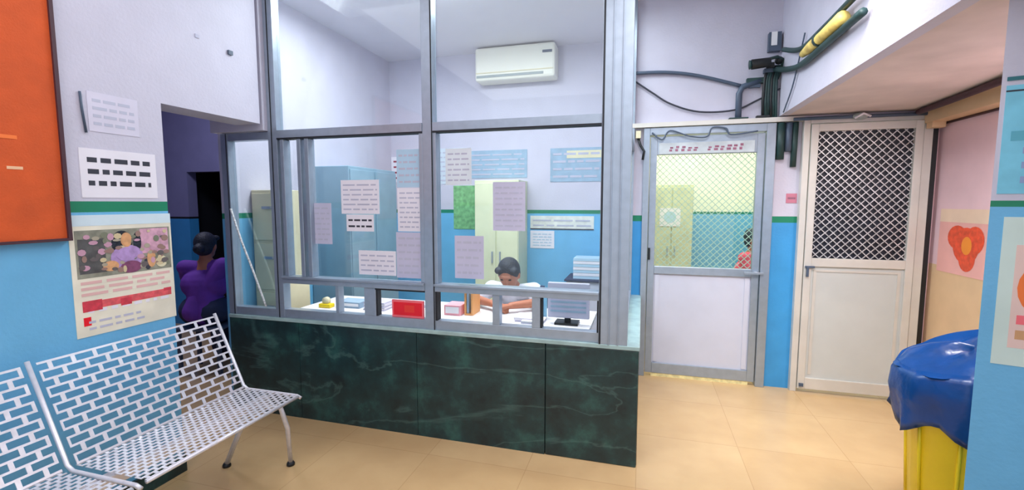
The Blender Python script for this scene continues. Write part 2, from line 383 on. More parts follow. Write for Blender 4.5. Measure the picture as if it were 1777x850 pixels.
f.box((-1.235, y0, .765), (-1.222, y1-.01, .95), M_rub); f.build('rubber_seal', p)
for a in (-2.36, -2.225, -2.165): post('sliding_stile', a, a+.03, 1.0, 1.925)
post('sliding_stile', -1.33, -1.305, 1.0, 1.925); post('sliding_stile', -1.235, -1.215, 1.0, 1.925)
for a, b, za, zb in ((-2.38, -1.305, 1.0, 1.93), (-1.235, -.225, 1.0, 1.93), (-2.38, -1.305, 1.985, CZ-.05), (-1.235, -.225, 1.985, CZ-.05), (-2.80, -2.452, .76, 1.93)):
    B((a, YC+.05, za), (b, YC+.055, zb), M_glass).build('glass_pane', p)
f = MB(); f.box((-.13, y1+.02, .705), (-.08, YB-.002, .75), M_alu); f.box((-.13, y1+.02, 1.935), (-.08, YB-.002, 1.98), M_alu); f.box((-.13, YB-.05, .75), (-.08, YB-.002, CZ), M_alu); f.build('side_rail', p)
B((-.108, y1+.021, .75), (-.103, YB-.05, CZ), M_glass).build('side_glass_pane', p)

# ------------------------------------------------------------------ flat printed things
def P(o, u, n):
    o = Vector(o); u = Vector(u).normalized(); n = Vector(n).normalized(); v = Vector((0, 0, 1))
    return lambda a, b, t=0: o+u*a+v*b+n*t
def slab(mb, F, a0, a1, b0, b1, t0, t1, m):
    vs = [F(a, b, t) for t in (t0, t1) for a, b in ((a0, b0), (a1, b0), (a1, b1), (a0, b1))]
    mb.add(vs, [(0,3,2,1),(4,5,6,7),(0,1,5,4),(1,2,6,5),(2,3,7,6),(3,0,4,7)], m)
def disc(mb, F, ca, cb, ra, rb, t, m, n=20, rot=0):
    vs = []
    for k in range(n):
        q = 2*math.pi*k/n; a = ra*math.cos(q); b = rb*math.sin(q)
        vs.append(F(ca+a*math.cos(rot)-b*math.sin(rot), cb+a*math.sin(rot)+b*math.cos(rot), t))
    mb.add(vs, [tuple(range(n))], m)
def textlines(mb, F, a0, a1, b0, b1, rows, t, m, hf=.4, words=4, seed=1):
    rr = random.Random(seed); h = (b1-b0)/rows
    for r in range(rows):
        x = a0; z = b1-(r+1)*h+h*.3
        while x < a1-.01:
            wl = (a1-a0)/words*(.4+.7*rr.random()); e = min(a1, x+wl)
            slab(mb, F, x, e, z, z+h*hf, t, t+.0006, m); x = e+(a1-a0)*.04+.004
LW = lambda y, z: P((-2.45, y, z), (0, 1, 0), (1, 0, 0))
# orange notice board
nb = thing('notice_board', (-2.45, .9, 1.33), 'orange cloth notice board with thin dark frame on the left wall', 'notice board')
F = LW(.3, 1.335); f = MB(); slab(f, F, .012, 1.11, .012, 1.15, 0, .02, M_orange); f.build('cloth_panel', nb)
f = MB(); slab(f, F, 0, 1.125, 0, .012, 0, .03, M_dwood); slab(f, F, 0, 1.125, 1.15, 1.162, 0, .03, M_dwood); slab(f, F, 0, .012, .012, 1.15, 0, .03, M_dwood); slab(f, F, 1.11, 1.125, .012, 1.15, 0, .03, M_dwood); f.build('frame', nb)
f = MB(); slab(f, F, .86, .97, .42, .435, .02, .0215, M_or); f.build('tape_strip', nb); f = MB(); slab(f, F, .93, .98, .30, .312, .02, .0215, mat('pale_orange_tape', (238, 190, 150), .6)); f.build('tape_strip', nb)
# health poster
po = thing('poster', (-2.45, 1.65, .88), 'large cream poster with a photo and red lettering above the steel bench', 'poster')
F = LW(1.425, .885); Wd, Ht = .462, .56
f = MB(); slab(f, F, 0, Wd, 0, Ht, 0, .002, mat('poster_cream', (232, 226, 206), .5, var=.08, scale=8)); slab(f, F, 0, Wd, Ht-.05, Ht, .002, .0026, mat('poster_pale_blue', (206, 224, 232), .5)); f.build('sheet', po)
f = MB(); slab(f, F, .02, Wd-.01, .27, Ht-.07, .002, .0026, mat('photo_grey_green', (140, 140, 124), .5, var=.3, scale=20))
slab(f, F, .03, .14, .29, .45, .0028, .003, mat('photo_dark', (84, 84, 84), .5, var=.3, scale=25))
slab(f, F, .30, Wd-.02, .36, Ht-.075, .0028, .003, mat('photo_pink', (208, 160, 180), .5, var=.25, scale=30))
for ca, cb, ra, rb, mm, t in ((.215, .42, .048, .062, M_hair, .0032), (.285, .42, .02, .05, M_hair, .0031), (.235, .435, .026, .036, mat('photo_skin', (214, 160, 112), .5, var=.15, scale=40), .0036), (.235, .35, .075, .06, mat('photo_mauve', (176, 144, 196), .5, var=.2, scale=40), .0034), (.24, .37, .028, .03, MATS['photo_skin'], .0038), (.16, .315, .035, .025, MATS['photo_skin'], .0037), (.25, .30, .05, .03, mat('photo_maroon', (128, 70, 104), .5, var=.3, scale=40), .0039), (.35, .33, .022, .045, MATS['photo_skin'], .0036), (.33, .31, .018, .035, M_ink, .0035), (.40, .31, .03, .03, M_cab2, .0037)):
    disc(f, F, ca, cb, ra, rb, t, mm)
rr_ = random.Random(4)
for k in range(70):
    ca = .035+rr_.random()*(Wd-.06); cb = .285+rr_.random()*.19; col_ = rr_.choice([(120, 124, 104), (170, 160, 140), (196, 150, 170), (150, 120, 110), (100, 92, 92), (206, 190, 150)])
    disc(f, F, ca, cb, .008+.012*rr_.random(), .006+.012*rr_.random(), .0041+k*.000005, mat('photo_tone_%d_%d_%d' % col_, col_, .5), 8)
disc(f, F, .235, .435, .022, .032, .0046, MATS['photo_skin']); disc(f, F, .235, .365, .05, .035, .0046, MATS['photo_mauve'])
f.build('printed_photo', po)
f = MB(); slab(f, F, .03, Wd-.02, .125, .16, .002, .0026, mat('poster_red', (220, 90, 96), .5, var=.2, scale=50)); MR = mat('poster_deep_red', (206, 60, 76), .5, var=.2, scale=40); slab(f, F, .03, .11, .115, .165, .0027, .003, MR); slab(f, F, .19, .24, .115, .15, .0027, .003, MR); slab(f, F, Wd-.06, Wd-.02, .15, .165, .0027, .003, MR)
textlines(f, F, .05, .44, .1, .125, 1, .0022, M_paper, .6, 9, 3); f.build('red_lettering', po)
f = MB(); textlines(f, F, .03, .44, .18, .26, 3, .0022, mat('faded_pink_ink', (224, 180, 176), .6), .5, 4, 5); f.build('small_print', po)
f = MB(); textlines(f, F, .05, .3, .02, .08, 2, .0022, M_greyink, .35, 5, 8)
f.build('small_print', po); f = MB(); slab(f, F, .03, .06, .05, .09, .0022, .0026, M_red); f.build('red_mark', po)
# framed text notice above it, faint sheet, tiny marks
f = MB(); F = LW(1.49, 1.525); slab(f, F, 0, .34, 0, .225, 0, .002, M_paper); textlines(f, F, .03, .31, .04, .2, 3, .002, M_ink, .42, 5, 11)
tag(f.build('notice'), 'white notice with three lines of dark lettering just above the green stripe', 'notice')
f = MB(); F = LW(1.54, 1.83); slab(f, F, 0, .22, 0, .18, 0, .002, mat('faint_paper', (212, 208, 224), .7)); textlines(f, F, .02, .2, .02, .16, 4, .002, mat('faint_ink', (186, 188, 206), .7), .4, 3, 13)
tag(f.build('notice'), 'faint grey notice high on the left wall with almost faded print', 'notice')
tag(MB().tube([(-2.445, 1.512, 2.0), (-2.444, 1.515, 1.92), (-2.445, 1.525, 1.82)], .005, M_slate).build('wire'), 'short thin grey wire hanging beside the faint notice', 'wire')
f = MB(); F = LW(2.31, 2.40); slab(f, F, 0, .03, 0, .025, 0, .012, M_slate); f.build('hook'); tag(bpy.data.objects['hook'], 'tiny dark hook high on the wall near the ceiling post', 'hook')
f = MB(); F = LW(2.1, 2.43); slab(f, F, 0, .025, 0, .02, 0, .004, M_greyink); tag(f.build('label_sticker'), 'tiny grey sticker high on the lavender wall above the opening', 'sticker')

# ------------------------------------------------------------------ perforated steel bench
bn = thing('waiting_bench', (-2.1, 1.0, 0), 'perforated steel waiting bench along the left wall under the poster', 'bench')
def perf(mb, O, U, V, lu, lv, pu, pv, bar, br, th=.003):
    O, U, V = Vector(O), Vector(U).normalized(), Vector(V).normalized(); N = U.cross(V)
    def q(a0, a1, b0, b1):
        vs = [O+U*a+V*b+N*t for t in (0, th) for a, b in ((a0, b0), (a1, b0), (a1, b1), (a0, b1))]
        mb.add(vs, [(0,3,2,1),(4,5,6,7),(0,1,5,4),(1,2,6,5),(2,3,7,6),(3,0,4,7)], M_steel)
    nr = int(round(lv/pv)); pv = lv/nr
    for r in range(nr+1): q(0, lu, r*pv-bar/2, r*pv+bar/2)
    for r in range(nr):
        k = 0
        while True:
            a = (k+(.5 if r % 2 else 0))*pu
            if a > lu: break
            q(max(0, a-br/2), min(lu, a+br/2), r*pv+bar/2, (r+1)*pv-bar/2); k += 1
BY0, BY1 = .32, 2.05
VB = Vector((-.19, 0, .40))      # backrest lean
for a, b in ((1.235, BY1), (BY0, 1.185)):
    f = MB(); perf(f, (-2.19, a, .445), (0, 1, 0), VB, b-a, .44, .082, .0365, .0095, .016); f.build('backrest', bn)
    f = MB(); perf(f, (-2.19, a, .44), (0, 1, 0), (1, 0, 0), b-a, .375, .034, .027, .0095, .012)
    f.tube([(-1.812, a, .432), (-1.812, b, .432)], .0085, M_steel); f.build('seat', bn)
for yy in (1.21, BY1+.012, BY0-.012):
    f = MB(); f.tube([(-2.385, yy, .86), (-2.2, yy, .45), (-2.17, yy, .43), (-1.83, yy, .43), (-1.805, yy, .42)], .009, M_steel); f.build('side_frame', bn)
f = MB(); f.box((-2.05, BY0, .375), (-2.0, BY1, .42), M_steel); f.build('cross_beam', bn, .004)
for yy in (1.95, .45):
    MB().tube([(-2.0, yy, .40), (-1.86, yy+.02, .40), (-1.875, yy+.08, .25), (-1.91, yy+.13, .02)], [.014, .014, .013, .012], M_steel).build('leg', bn)
    MB().tube([(-2.05, yy, .39), (-2.25, yy+.02, .02)], .014, M_steel).build('leg', bn)
    f = MB(); f.lathe([(0, 0), (.022, 0), (.022, .012), (.014, .025), (0, .025)], (-1.912, yy+.132, 0), M_black, 14); f.build('foot_cap', bn); f = MB(); f.lathe([(0, 0), (.022, 0), (.022, .012), (.014, .025), (0, .025)], (-2.253, yy+.02, 0), M_black, 14); f.build('foot_cap', bn)
    f = MB(); f.box((-2.07, yy-.04, .36), (-1.98, yy+.04, .38), M_steel); f.build('bracket', bn)

# ------------------------------------------------------------------ right wall poster and pier posters
F = P((2.05, 4.0, 1.02), (0, -1, 0), (-1, 0, 0))
t = thing('poster', (2.05, 3.7, 1.02), 'pink poster with red and orange flower on the pink wall behind the bin', 'poster')
f = MB(); slab(f, F, 0, .52, 0, .44, 0, .002, mat('poster_pink', (240, 178, 170), .5, var=.06)); slab(f, F, 0, .52, .35, .44, .002, .0026, mat('poster_peach', (240, 210, 184), .5)); f.build('sheet', t)
f = MB()
disc(f, F, .29, .2, .13, .12, .003, mat('flower_red', (232, 84, 50), .5, var=.2, scale=30)); disc(f, F, .2, .25, .1, .08, .0032, MATS['flower_red']); disc(f, F, .37, .24, .09, .09, .0034, MATS['flower_red']); disc(f, F, .31, .12, .08, .09, .0036, MATS['flower_red'])
disc(f, F, .3, .2, .05, .06, .004, mat('flower_orange', (250, 150, 50), .5)); f.build('printed_flower', t)
FP = lambda a, z: P(PA+PD*a+Vector((0, 0, z)), PD, PN)
M_cy = mat('poster_cyan', (120, 196, 220), .5, var=.1, scale=14)
t = thing('poster', PA+PD*.3+Vector((0, 0, 1.52)), 'pale blue printed poster above the green line on the near right pier', 'poster')
F = FP(.012, 1.53); f = MB(); slab(f, F, 0, .5, 0, .345, 0, .002, M_cy); slab(f, F, 0, .5, .325, .33, .002, .003, M_ink); slab(f, F, 0, .5, .36, .372, 0, .003, mat('teal_line', (40, 110, 120), .5)); f.build('sheet', t)
f = MB(); textlines(f, F, .05, .46, .02, .3, 6, .002, mat('poster_violet', (140, 160, 200), .5), .45, 4, 21); slab(f, F, .02, .48, .17, .2, .002, .003, mat('poster_teal', (90, 170, 190), .5)); slab(f, F, .1, .4, .02, .06, .0027, .0032, M_cab2); f.build('printed_lines', t)
t = thing('poster', PA+PD*.35+Vector((0, 0, .95)), 'cream poster with orange and pink food picture on the near right pier', 'poster')
F = FP(.035, .965); f = MB(); slab(f, F, 0, .46, 0, .49, 0, .002, mat('poster_mint', (206, 224, 216), .5, var=.06)); slab(f, F, .035, .44, .06, .40, .002, .0026, mat('poster_blush', (232, 200, 190), .5)); f.build('sheet', t)
f = MB(); disc(f, F, .12, .26, .075, .095, .003, M_or); disc(f, F, .14, .21, .055, .06, .0034, mat('food_brown', (200, 110, 60), .5, var=.2, scale=40)); slab(f, F, .05, .4, .09, .12, .0027, .0032, mat('poster_tan', (206, 156, 110), .5)); slab(f, F, .05, .4, .14, .17, .0027, .0032, M_pinkred); f.build('printed_food', t)
F = P((.985+.1, YB, 1.5), (1, 0, 0), (0, -1, 0)); f = MB(); slab(f, F, 0, .075, 0, .075, 0, .004, mat('faded_red_plate', (196, 120, 140), .6)); slab(f, F, .01, .065, .03, .045, .004, .0046, M_faded)
tag(f.build('small_sign'), 'small faded red plate on the wall strip between the two doors', 'sign')

# ------------------------------------------------------------------ bin with blue liner
t = thing('dustbin', (1.42, 2.5, 0), 'yellow dustbin with a blue liner folded over its rim beside the pier', 'dustbin')
f = MB(); f.lathe([(0, 0), (.15, 0), (.16, .02), (.2, .72), (.215, .73), (.215, .75), (.195, .75), (.15, .03), (0, .03)], (1.42, 2.5, 0), M_yellow)
for k in range(8):
    a = k*math.pi/4+.3; f.tube([(1.42+.165*math.cos(a), 2.5+.165*math.sin(a), .05), (1.42+.195*math.cos(a), 2.5+.195*math.sin(a), .6)], .008, M_yellow, 6)
f.build('bin_body', t)
me = MB(); n = 56; prof = [(.2, .8, 0), (.235, .865, .3), (.252, .83, .8), (.258, .74, 1), (.252, .64, 1.3), (.246, .57, 1.8), (.244, .54, 2.2), (.225, .56, 1), (.215, .7, .3)]
vs = []; fs = []
for i, (r, z, am) in enumerate(prof):
    for k in range(n):
        a = 2*math.pi*k/n
        rr = r+.006*am*math.sin(a*9+i*.4)+.004*am*math.sin(a*17-i)
        zz = z-.045+.28*(rr*math.cos(a))*(1 if i < 4 else .3)*1+.018*am*math.sin(a*5+1)*(1 if i > 2 else .3)+(.05*max(0, math.cos(a-.25)) if i < 3 else 0)-.02*(1 if 3 < i < 8 else 0)*math.cos(a)
        vs.append((1.42+rr*math.cos(a), 2.5+rr*math.sin(a), zz))
for i in range(len(prof)-1):
    for k in range(n): fs.append((i*n+k, i*n+(k+1) % n, (i+1)*n+(k+1) % n, (i+1)*n+k))
me.add(vs, fs, M_bag, True); me.build('bin_liner', t)
# gathered top of the liner
f = MB(); vs = []; fs = []; pr2 = [(.24, .845), (.2, .875), (.13, .90), (.05, .91), (.005, .89)]
for i, (r, z) in enumerate(pr2):
    for k in range(40):
        a = 2*math.pi*k/40; rr = r*(1+.07*math.sin(a*7+i)); vs.append((1.42+rr*math.cos(a)+.03*i/4, 2.5+rr*math.sin(a), z-.045+.02*math.sin(a*3)*(i > 0)+.25*rr*math.cos(a)))
for i in range(4):
    for k in range(40): fs.append((i*40+k, i*40+(k+1) % 40, (i+1)*40+(k+1) % 40, (i+1)*40+k))
f.add(vs, fs, M_bag, True); f.build('liner_top', t)

# ------------------------------------------------------------------ cables, pipes and fittings in the upper right corner
def cable(name, pts, r, m, label, cat='cable', sub=6):
    P_ = [Vector(q) for q in pts]; out = []
    for i in range(len(P_)-1):
        a = P_[max(i-1, 0)]; b = P_[i]; c_ = P_[i+1]; d_ = P_[min(i+2, len(P_)-1)]
        for k in range(sub):
            s_ = k/sub; out.append(.5*((2*b)+(-a+c_)*s_+(2*a-5*b+4*c_-d_)*s_*s_+(-a+3*b-3*c_+d_)*s_**3))
    out.append(P_[-1]); return tag(MB().tube(out, r, m, 8).build(name), label, cat)
YQ = YB-.025
cable('cable', [(-.1, YQ, 2.575), (.15, YQ, 2.565), (.4, YQ, 2.52), (.72, YQ, 2.42)], .014, M_slate, 'thick grey cable running from the glazing to the dark pipe above the glazed door')
cable('cable', [(-.1, YQ, 2.52), (.05, YQ, 2.41), (.2, YQ, 2.31), (.42, YQ, 2.235), (.68, YQ, 2.235), (.84, YQ, 2.3), (1.0, YQ, 2.38)], .007, M_ink, 'thin dark cable sagging low across the wall above the glazed door')
tag(MB().tube([(.71, YQ, 2.174), (.71, YQ, 2.36), (.73, YQ, 2.41), (.86, YQ, 2.45)], .024, M_slate).build('pipe'), 'short dark bent pipe rising from the ledge above the glazed door', 'pipe')
t = thing('cable_junction', (.72, YQ, 2.16), 'dark round fitting at the foot of the bent pipe on the ledge', 'fitting')
f = MB(); f.box((.64, YB-.06, 2.161), (.78, YB, 2.172), M_dgreen); f.build('base_plate', t, .004); f = MB(); f.box((.84, YB-.05, 2.163), (.93, YB-.002, 2.18), M_black); f.build('clip', t)
t = thing('wall_camera', (.83, YB, 2.55), 'small dark wall camera on a curved arm above the glazed door', 'camera')
f = MB(); f.tube([(.77, YB-.12, 2.55), (.90, YB-.12, 2.56)], [.038, .034], M_black, 16); f.build('camera_body', t, .003)
MB().tube([(.768, YB-.12, 2.55), (.755, YB-.12, 2.549)], [.03, .034], M_dgreen, 16).build('lens_hood', t)
f = MB(); f.tube([(.88, YB-.12, 2.58), (.95, YB-.1, 2.6), (1.0, YB-.08, 2.58), (.985, YB-.04, 2.5), (.98, YB-.002, 2.46)], .012, M_dgreen); f.build('arm', t)
f = MB(); f.box((.76, YB-.045, 2.43), (.88, YB, 2.47), M_dgreen); f.box((.78, YB-.035, 2.40), (.86, YB, 2.425), M_slate); tag(f.build('bracket'), 'dark stacked metal bracket under the small wall camera', 'bracket')
# vertical bundle in the corner
t = thing('cable_bundle', (.95, YB-.1, 2.17), 'thick bundle of dark green cables dropping in the corner above the doors', 'cable')
for k in range(6):
    f = MB(); o_ = k*.018
    f.tube([(.885+o_, YB-.03-.01*(k % 2), 2.162), (.88+o_, YB-.035, 2.3), (.885+o_*.9, YB-.04, 2.45), (.90+o_*.9, YB-.05, 2.55)], .011, M_dgreen if k % 3 else M_black, 8); f.build('strand', t)
f = MB(); f.box((.875, YB-.06, 2.5), (1.0-.002, YB-.01, 2.53), M_slate); f.build('clamp', t)
f = MB(); f.box((.9, YB-.075, 2.53), (.94, YB-.02, 2.57), M_black); f.ell((.97, YB-.07, 2.58), (.03, .03, .03), M_black); f.build('connector', t)
tag(MB().tube([(.99+.03, YB-.02, 2.12), (1.02, YB-.02, 1.84)], .03, M_dgreen, 10).tube([(1.075, YB-.02, 2.12), (1.075, YB-.02, 1.9)], .025, M_slate, 10).tube([(1.12, YB-.02, 2.12), (1.115, YB-.02, 1.78)], .022, M_dgreen, 10).build('cable_drop'), 'dark cables dropping down the wall strip between the two doors', 'cable')
f = MB(); f.box((.90, YB-.05, 2.66), (.985, YB, 2.80), M_slate); f.box((.915, YB-.055, 2.70), (.955, YB-.05, 2.80), M_white); tag(f.build('switch_box'), 'small blue grey switch box high in the corner by the yellow cable', 'switch')
cable('cable', [(.95, 4.05, 2.52), (.965, 3.75, 2.44), (.968, 3.48, 2.395), (.968, 3.1, 2.39), (.968, 2.6, 2.39)], .02, M_dgreen, 'dark green cable leaving the corner along the bulkhead under the yellow sleeve')
cable('cable', [(.965, 3.9, 2.62), (.965, 3.5, 2.50), (.965, 3.1, 2.49), (.965, 2.6, 2.5)], .017, M_dgreen, 'dark green cable running above the yellow sleeve on the bulkhead')
t = thing('yellow_sleeve', (.96, 3.1, 2.43), 'worn yellow sleeve around cables on the bulkhead', 'cable sleeve')
f = MB(); f.tube([(.958, 3.42, 2.445), (.955, 3.25, 2.437), (.955, 3.05, 2.44), (.955, 2.8, 2.44)], [.022, .034, .03, .034], mat('worn_yellow_sleeve', (236, 200, 110), .5, var=.35, scale=14), 12); f.build('sleeve', t)
f = MB(); f.tube([(.956, 3.14, 2.439), (.956, 3.12, 2.439)], .038, M_dgreen, 12); f.build('tie_band', t)
cable('cable', [(.985, 3.9, 2.17), (.985, 3.72, 2.3), (.985, 3.6, 2.45), (.985, 3.5, 2.6)], .005, M_slate, 'thin grey wire rising against the pale bulkhead')
f = MB(); f.tube([(1.09, YB-.075, 2.135), (2.04, YB-.075, 2.135)], .013, M_slate, 10)
tag(f.build('conduit'), 'dark horizontal conduit running under the soffit above the mesh door', 'pipe')
f = MB(); f.ell((1.52, YB-.085, 2.135), (.05, .028, .026), M_acgrey); f.tube([(1.48, YB-.1, 2.12), (1.53, YB-.11, 2.15), (1.58, YB-.1, 2.13)], .008, M_paper); tag(f.build('cable_knot'), 'grey knot of tape around the conduit over the mesh door', 'tape')
cable('conduit', [(1.87, 4.0, 2.145), (1.85, 3.6, 2.145), (1.8, 2.9, 2.145), (1.8, 2.35, 2.145)], .022, M_dwood, 'dark pipe along the soffit above the pink wall', 'pipe')
f = MB(); f.tube([(2.04, 4.02, 2.062), (2.04, 2.35, 2.062)], .008, M_dwood); tag(f.build('cable_run'), 'thin dark cable along the top edge of the pink wall', 'cable')
f = MB(); f.box((1.94, 3.97, 2.03), (2.02, YB-.06, 2.12), M_tan); tag(f.build('junction_box'), 'small brown junction box in the corner above the mesh door', 'box')
f = MB(); f.box((-.07, YB-.05, 2.04), (-.03, YB, 2.10), M_cab2); f.tube([(-.05, YB-.03, 2.04), (-.03, YB-.03, 1.98), (.0, YB-.045, 1.93), (-.01, YB-.045, 1.86)], .01, M_black); tag(f.build('wall_bracket'), 'small black and cream fitting beside the top left of the glazed door', 'fitting')
cable('cable', [(.06, YB-.05, 2.08), (.14, YB-.055, 2.02), (.2, YB-.06, 2.09), (.35, YB-.06, 2.04), (.48, YB-.06, 2.03), (.52, YB-.06, 2.1), (.62, YB-.06, 2.09), (.66, YB-.06, 2.04), (.85, YB-.06, 2.06)], .006, M_slate, 'loose grey cable draped along the head of the glazed door')

# ------------------------------------------------------------------ papers stuck behind the office glass
yp = YC+.0555
def paper(x0, x1, z0, z1, m, rows, label, seed, ink=M_greyink, name='paper_notice', off=0):
    F = P((x0, yp-.0065-off, z0), (1, 0, 0), (0, -1, 0)); f = MB(); slab(f, F, 0, x1-x0, 0, z1-z0, 0, .001, m)
    if rows: textlines(f, F, .015, x1-x0-.015, .015, z1-z0-.015, rows, .001, ink, .3, 3, seed)
    return tag(f.build(name), label, 'paper', 'papers stuck on the office glass')
paper(-2.195, -2.0, 1.225, 1.50, M_lilac, 7, 'lilac sheet on the office glass, leftmost of the stuck papers', 1)
paper(-1.92, -1.635, 1.43, 1.65, M_paper, 6, 'widest white sheet near the top of the left office pane', 2)
paper(-1.885, -1.68, 1.315, 1.425, M_paper, 2, 'short white sheet hanging under the widest sheet on the glass', 3, M_ink)
paper(-1.505, -1.335, 1.6, 1.835, M_bluep, 5, 'pale blue sheet at the top of the column beside the middle post', 4)
paper(-1.505, -1.335, 1.32, 1.595, M_paper, 8, 'white sheet in the middle of the column beside the middle post', 5)
paper(-1.52, -1.335, 1.02, 1.315, M_lilac, 6, 'lilac sheet at the bottom of the column beside the middle post', 6)
paper(-1.80, -1.525, 1.03, 1.19, M_paper, 4, 'white landscape sheet low on the left pane above the middle rail', 7)
paper(-1.115, -.925, 1.035, 1.30, M_lilac, 5, 'lilac sheet low on the right pane left of the clerk', 8)
paper(-.865, -.665, 1.335, 1.625, M_lilac, 8, 'lilac sheet high on the right pane above the clerk', 9)
paper(-1.17, -1.0, 1.61, 1.83, mat('very_pale_paper', (222, 230, 236), .7), 6, 'very pale sheet at the top left of the right pane', 10)
cable('cord', [(-2.785, YC-.005, 1.46), (-2.70, YC-.012, 1.24), (-2.62, YC-.012, 1.05), (-2.52, YC-.006, .78)], .007, mat('white_cord', (226, 230, 234), .5, var=.5, scale=80), 'white cord hanging slanted across the narrow left glass pane', 'cord')

# ------------------------------------------------------------------ office interior
t = thing('air_conditioner', (-1.33, 5.0, 2.8), 'white split air conditioner on the office back wall', 'air conditioner')
f = MB(); f.box((-1.77, 4.79, 2.80), (-.9, 5.0, 3.145), mat('ivory_plastic', (238, 236, 222), .35, var=.02)); f.build('housing', t, .025)
f = MB(); f.box((-1.75, 4.782, 2.83), (-1.02, 4.79, 2.855), M_acgrey); f.build('air_vent', t); B((-1.03, 4.784, 3.04), (-.93, 4.79, 3.065), M_slate).build('display', t)
B((-1.755, 4.783, 2.875), (-.92, 4.789, 2.885), M_cab2).build('louver', t)
def steel_cupboard(name, x0, x1, y0_, y1_, h, m, face, label, nd=2):
    t = thing(name, ((x0+x1)/2, (y0_+y1_)/2, 0), label, 'cupboard')
    f = MB(); f.box((x0, y0_, .06), (x1, y1_, h), m); f.box((x0+.02, y0_+.02, 0), (x1-.02, y1_-.02, .06), M_black); f.build('carcass', t, .006)
    for k in range(nd):
        if face == 'y':
            a = x0+(x1-x0)*k/nd+.008; b = x0+(x1-x0)*(k+1)/nd-.008; dd = B((a, y0_-.012, .09), (b, y0_, h-.03), m).build('door', t, .003)
            hx = b-.04 if k == 0 else a+.03; B((hx, y0_-.03, h*.5), (hx+.012, y0_-.012, h*.5+.12), M_alu).build('handle', dd)
        else:
            a = y0_+(y1_-y0_)*k/nd+.008; b = y0_+(y1_-y0_)*(k+1)/nd-.008; dd = B((x1, a, .09), (x1+.012, b, h-.03), m).build('door', t, .003)
            hy = b-.04 if k == 0 else a+.03; B((x1+.012, hy, h*.5), (x1+.03, hy+.012, h*.5+.12), M_alu).build('handle', dd)
    return t
steel_cupboard('steel_cupboard', -2.92, -2.5, 3.55, 4.35, 1.83, M_cab, 'x', 'tall blue grey steel cupboard against the left office wall')
steel_cupboard('steel_cupboard', -1.72, -1.235, 4.62, 4.995, 1.74, mat('pale_yellow_steel', (214, 218, 184), .45), 'y', 'pale yellow steel cupboard behind the clerk against the office back wall')
t = thing('filing_cabinet', (-2.78, 3.1, 0), 'cream filing cabinet behind the narrow left glass pane', 'cabinet')
f = MB(); f.box((-2.92, 2.9, .0), (-2.62, 3.15, 1.6), M_cab2); f.build('carcass', t, .005)
for k in range(4):
    dd = B((-2.905, 2.888, .06+k*.385), (-2.635, 2.9, .42+k*.385), M_cab2).build('drawer', t, .003); B((-2.80, 2.87, .30+k*.385), (-2.72, 2.888, .32+k*.385), M_alu).build('handle', dd)
def wallboard(x0, x1, z0, z1, m, label, rows=4, ink=M_greyink, extra=None, seed=1, name='wall_chart'):
    F = P((x0, 5.0, z0), (1, 0, 0), (0, -1, 0)); f = MB(); slab(f, F, 0, x1-x0, 0, z1-z0, 0, .006, m)
    if extra: slab(f, F, *extra[:4], .006, .008, extra[4])
    if rows: textlines(f, F, .03, x1-x0-.03, .02, z1-z0-.02, rows, .008, ink, .3, 3, seed)
    return tag(f.build(name), label, 'chart', 'charts on the office back wall')
M_bg = mat('blue_grey_board', (150, 176, 198), .6, var=.1, scale=12)
wallboard(-1.92, -1.24, 1.78, 2.09, M_bg, 'wide blue grey chart high on the office wall above the yellow cupboard', 5, seed=2)
wallboard(-.98, -.42, 1.73, 2.09, M_bg, 'blue grey chart with a cream strip at the right end of the office wall', 4, extra=(.18, .56, .25, .33, M_cab2), seed=3)
wallboard(-2.36, -1.96, 1.72, 2.13, mat('pale_chart', (204, 214, 224), .6), 'pale chart with fine lines beside the wide blue grey chart', 7, seed=4)
wallboard(-2.12, -1.76, 1.2, 1.70, M_greenp, 'green leafy picture on the office wall left of the yellow cupboard', 0, seed=5)
wallboard(-1.2, -.5, 1.21, 1.36, mat('sand_paper', (222, 222, 214), .6, var=.12, scale=16), 'row of pale papers just below the green stripe in the office', 2, extra=(.0, .7, 0, .012, M_ink), seed=6)
wallboard(-1.2, -.93, 1.0, 1.195, M_paper, 'white gridded paper on the blue office wall', 5, M_bluep, seed=7)
wallboard(-3.0+.08, -2.62, 1.75, 2.05, M_paper, 'white chart with red print at the left end of the office back wall', 4, mat('maroon_ink', (150, 60, 80), .6), seed=8)
# desk
t = thing('office_desk', (-1.3, 3.05, 0), 'long white desk behind the reception window', 'desk')
B((-2.45, 2.83, .69), (-.3, 3.32, .72), M_white).build('desk_top', t, .004)
for x_ in (-2.4, -.38):
    for y_ in (2.86, 3.26): B((x_, y_, 0), (x_+.04, y_+.04, .69), M_slate).build('leg', t)
B((-2.3, 3.24, .35), (-1.35, 3.26, .69), M_panel).build('modesty_panel', t)
ZD = .72
def item(name, mb, label, cat, bevel=.003, group=None): return tag(mb.build(name, None, bevel), label, cat, group)
t = thing('red_sign', (-1.43, 2.63, .766), 'red sign with pink border standing in the third ticket opening', 'sign')
F = P((-1.55, 2.63, .766), (1, 0, 0), (0, -1, 0)); f = MB(); slab(f, F, 0, .225, 0, .112, 0, .012, M_pinkred); f.build('board', t); f = MB(); slab(f, F, .012, .213, .014, .098, .012, .0135, M_red); slab(f, F, .09, .16, .035, .08, .0136, .0142, mat('orange_red_print', (236, 56, 46), .5)); f.build('red_face', t)
f = MB(); f.box((-1.50, 2.631, .766), (-1.38, 2.655, .772), M_white); f.build('stand', t)
t = thing('monitor', (-.42, 2.95, ZD), 'pale grey computer monitor seen in the rightmost ticket opening', 'monitor')
f = MB(); f.box((-.58, 2.9, .76), (-.31, 2.93, .99), M_lilac); f.build('screen_housing', t, .006); f = MB(); [f.box((-.56, 2.896, .80+.03*k), (-.33, 2.9, .812+.03*k), M_bg) for k in range(5)]; f.build('vent_slots', t)
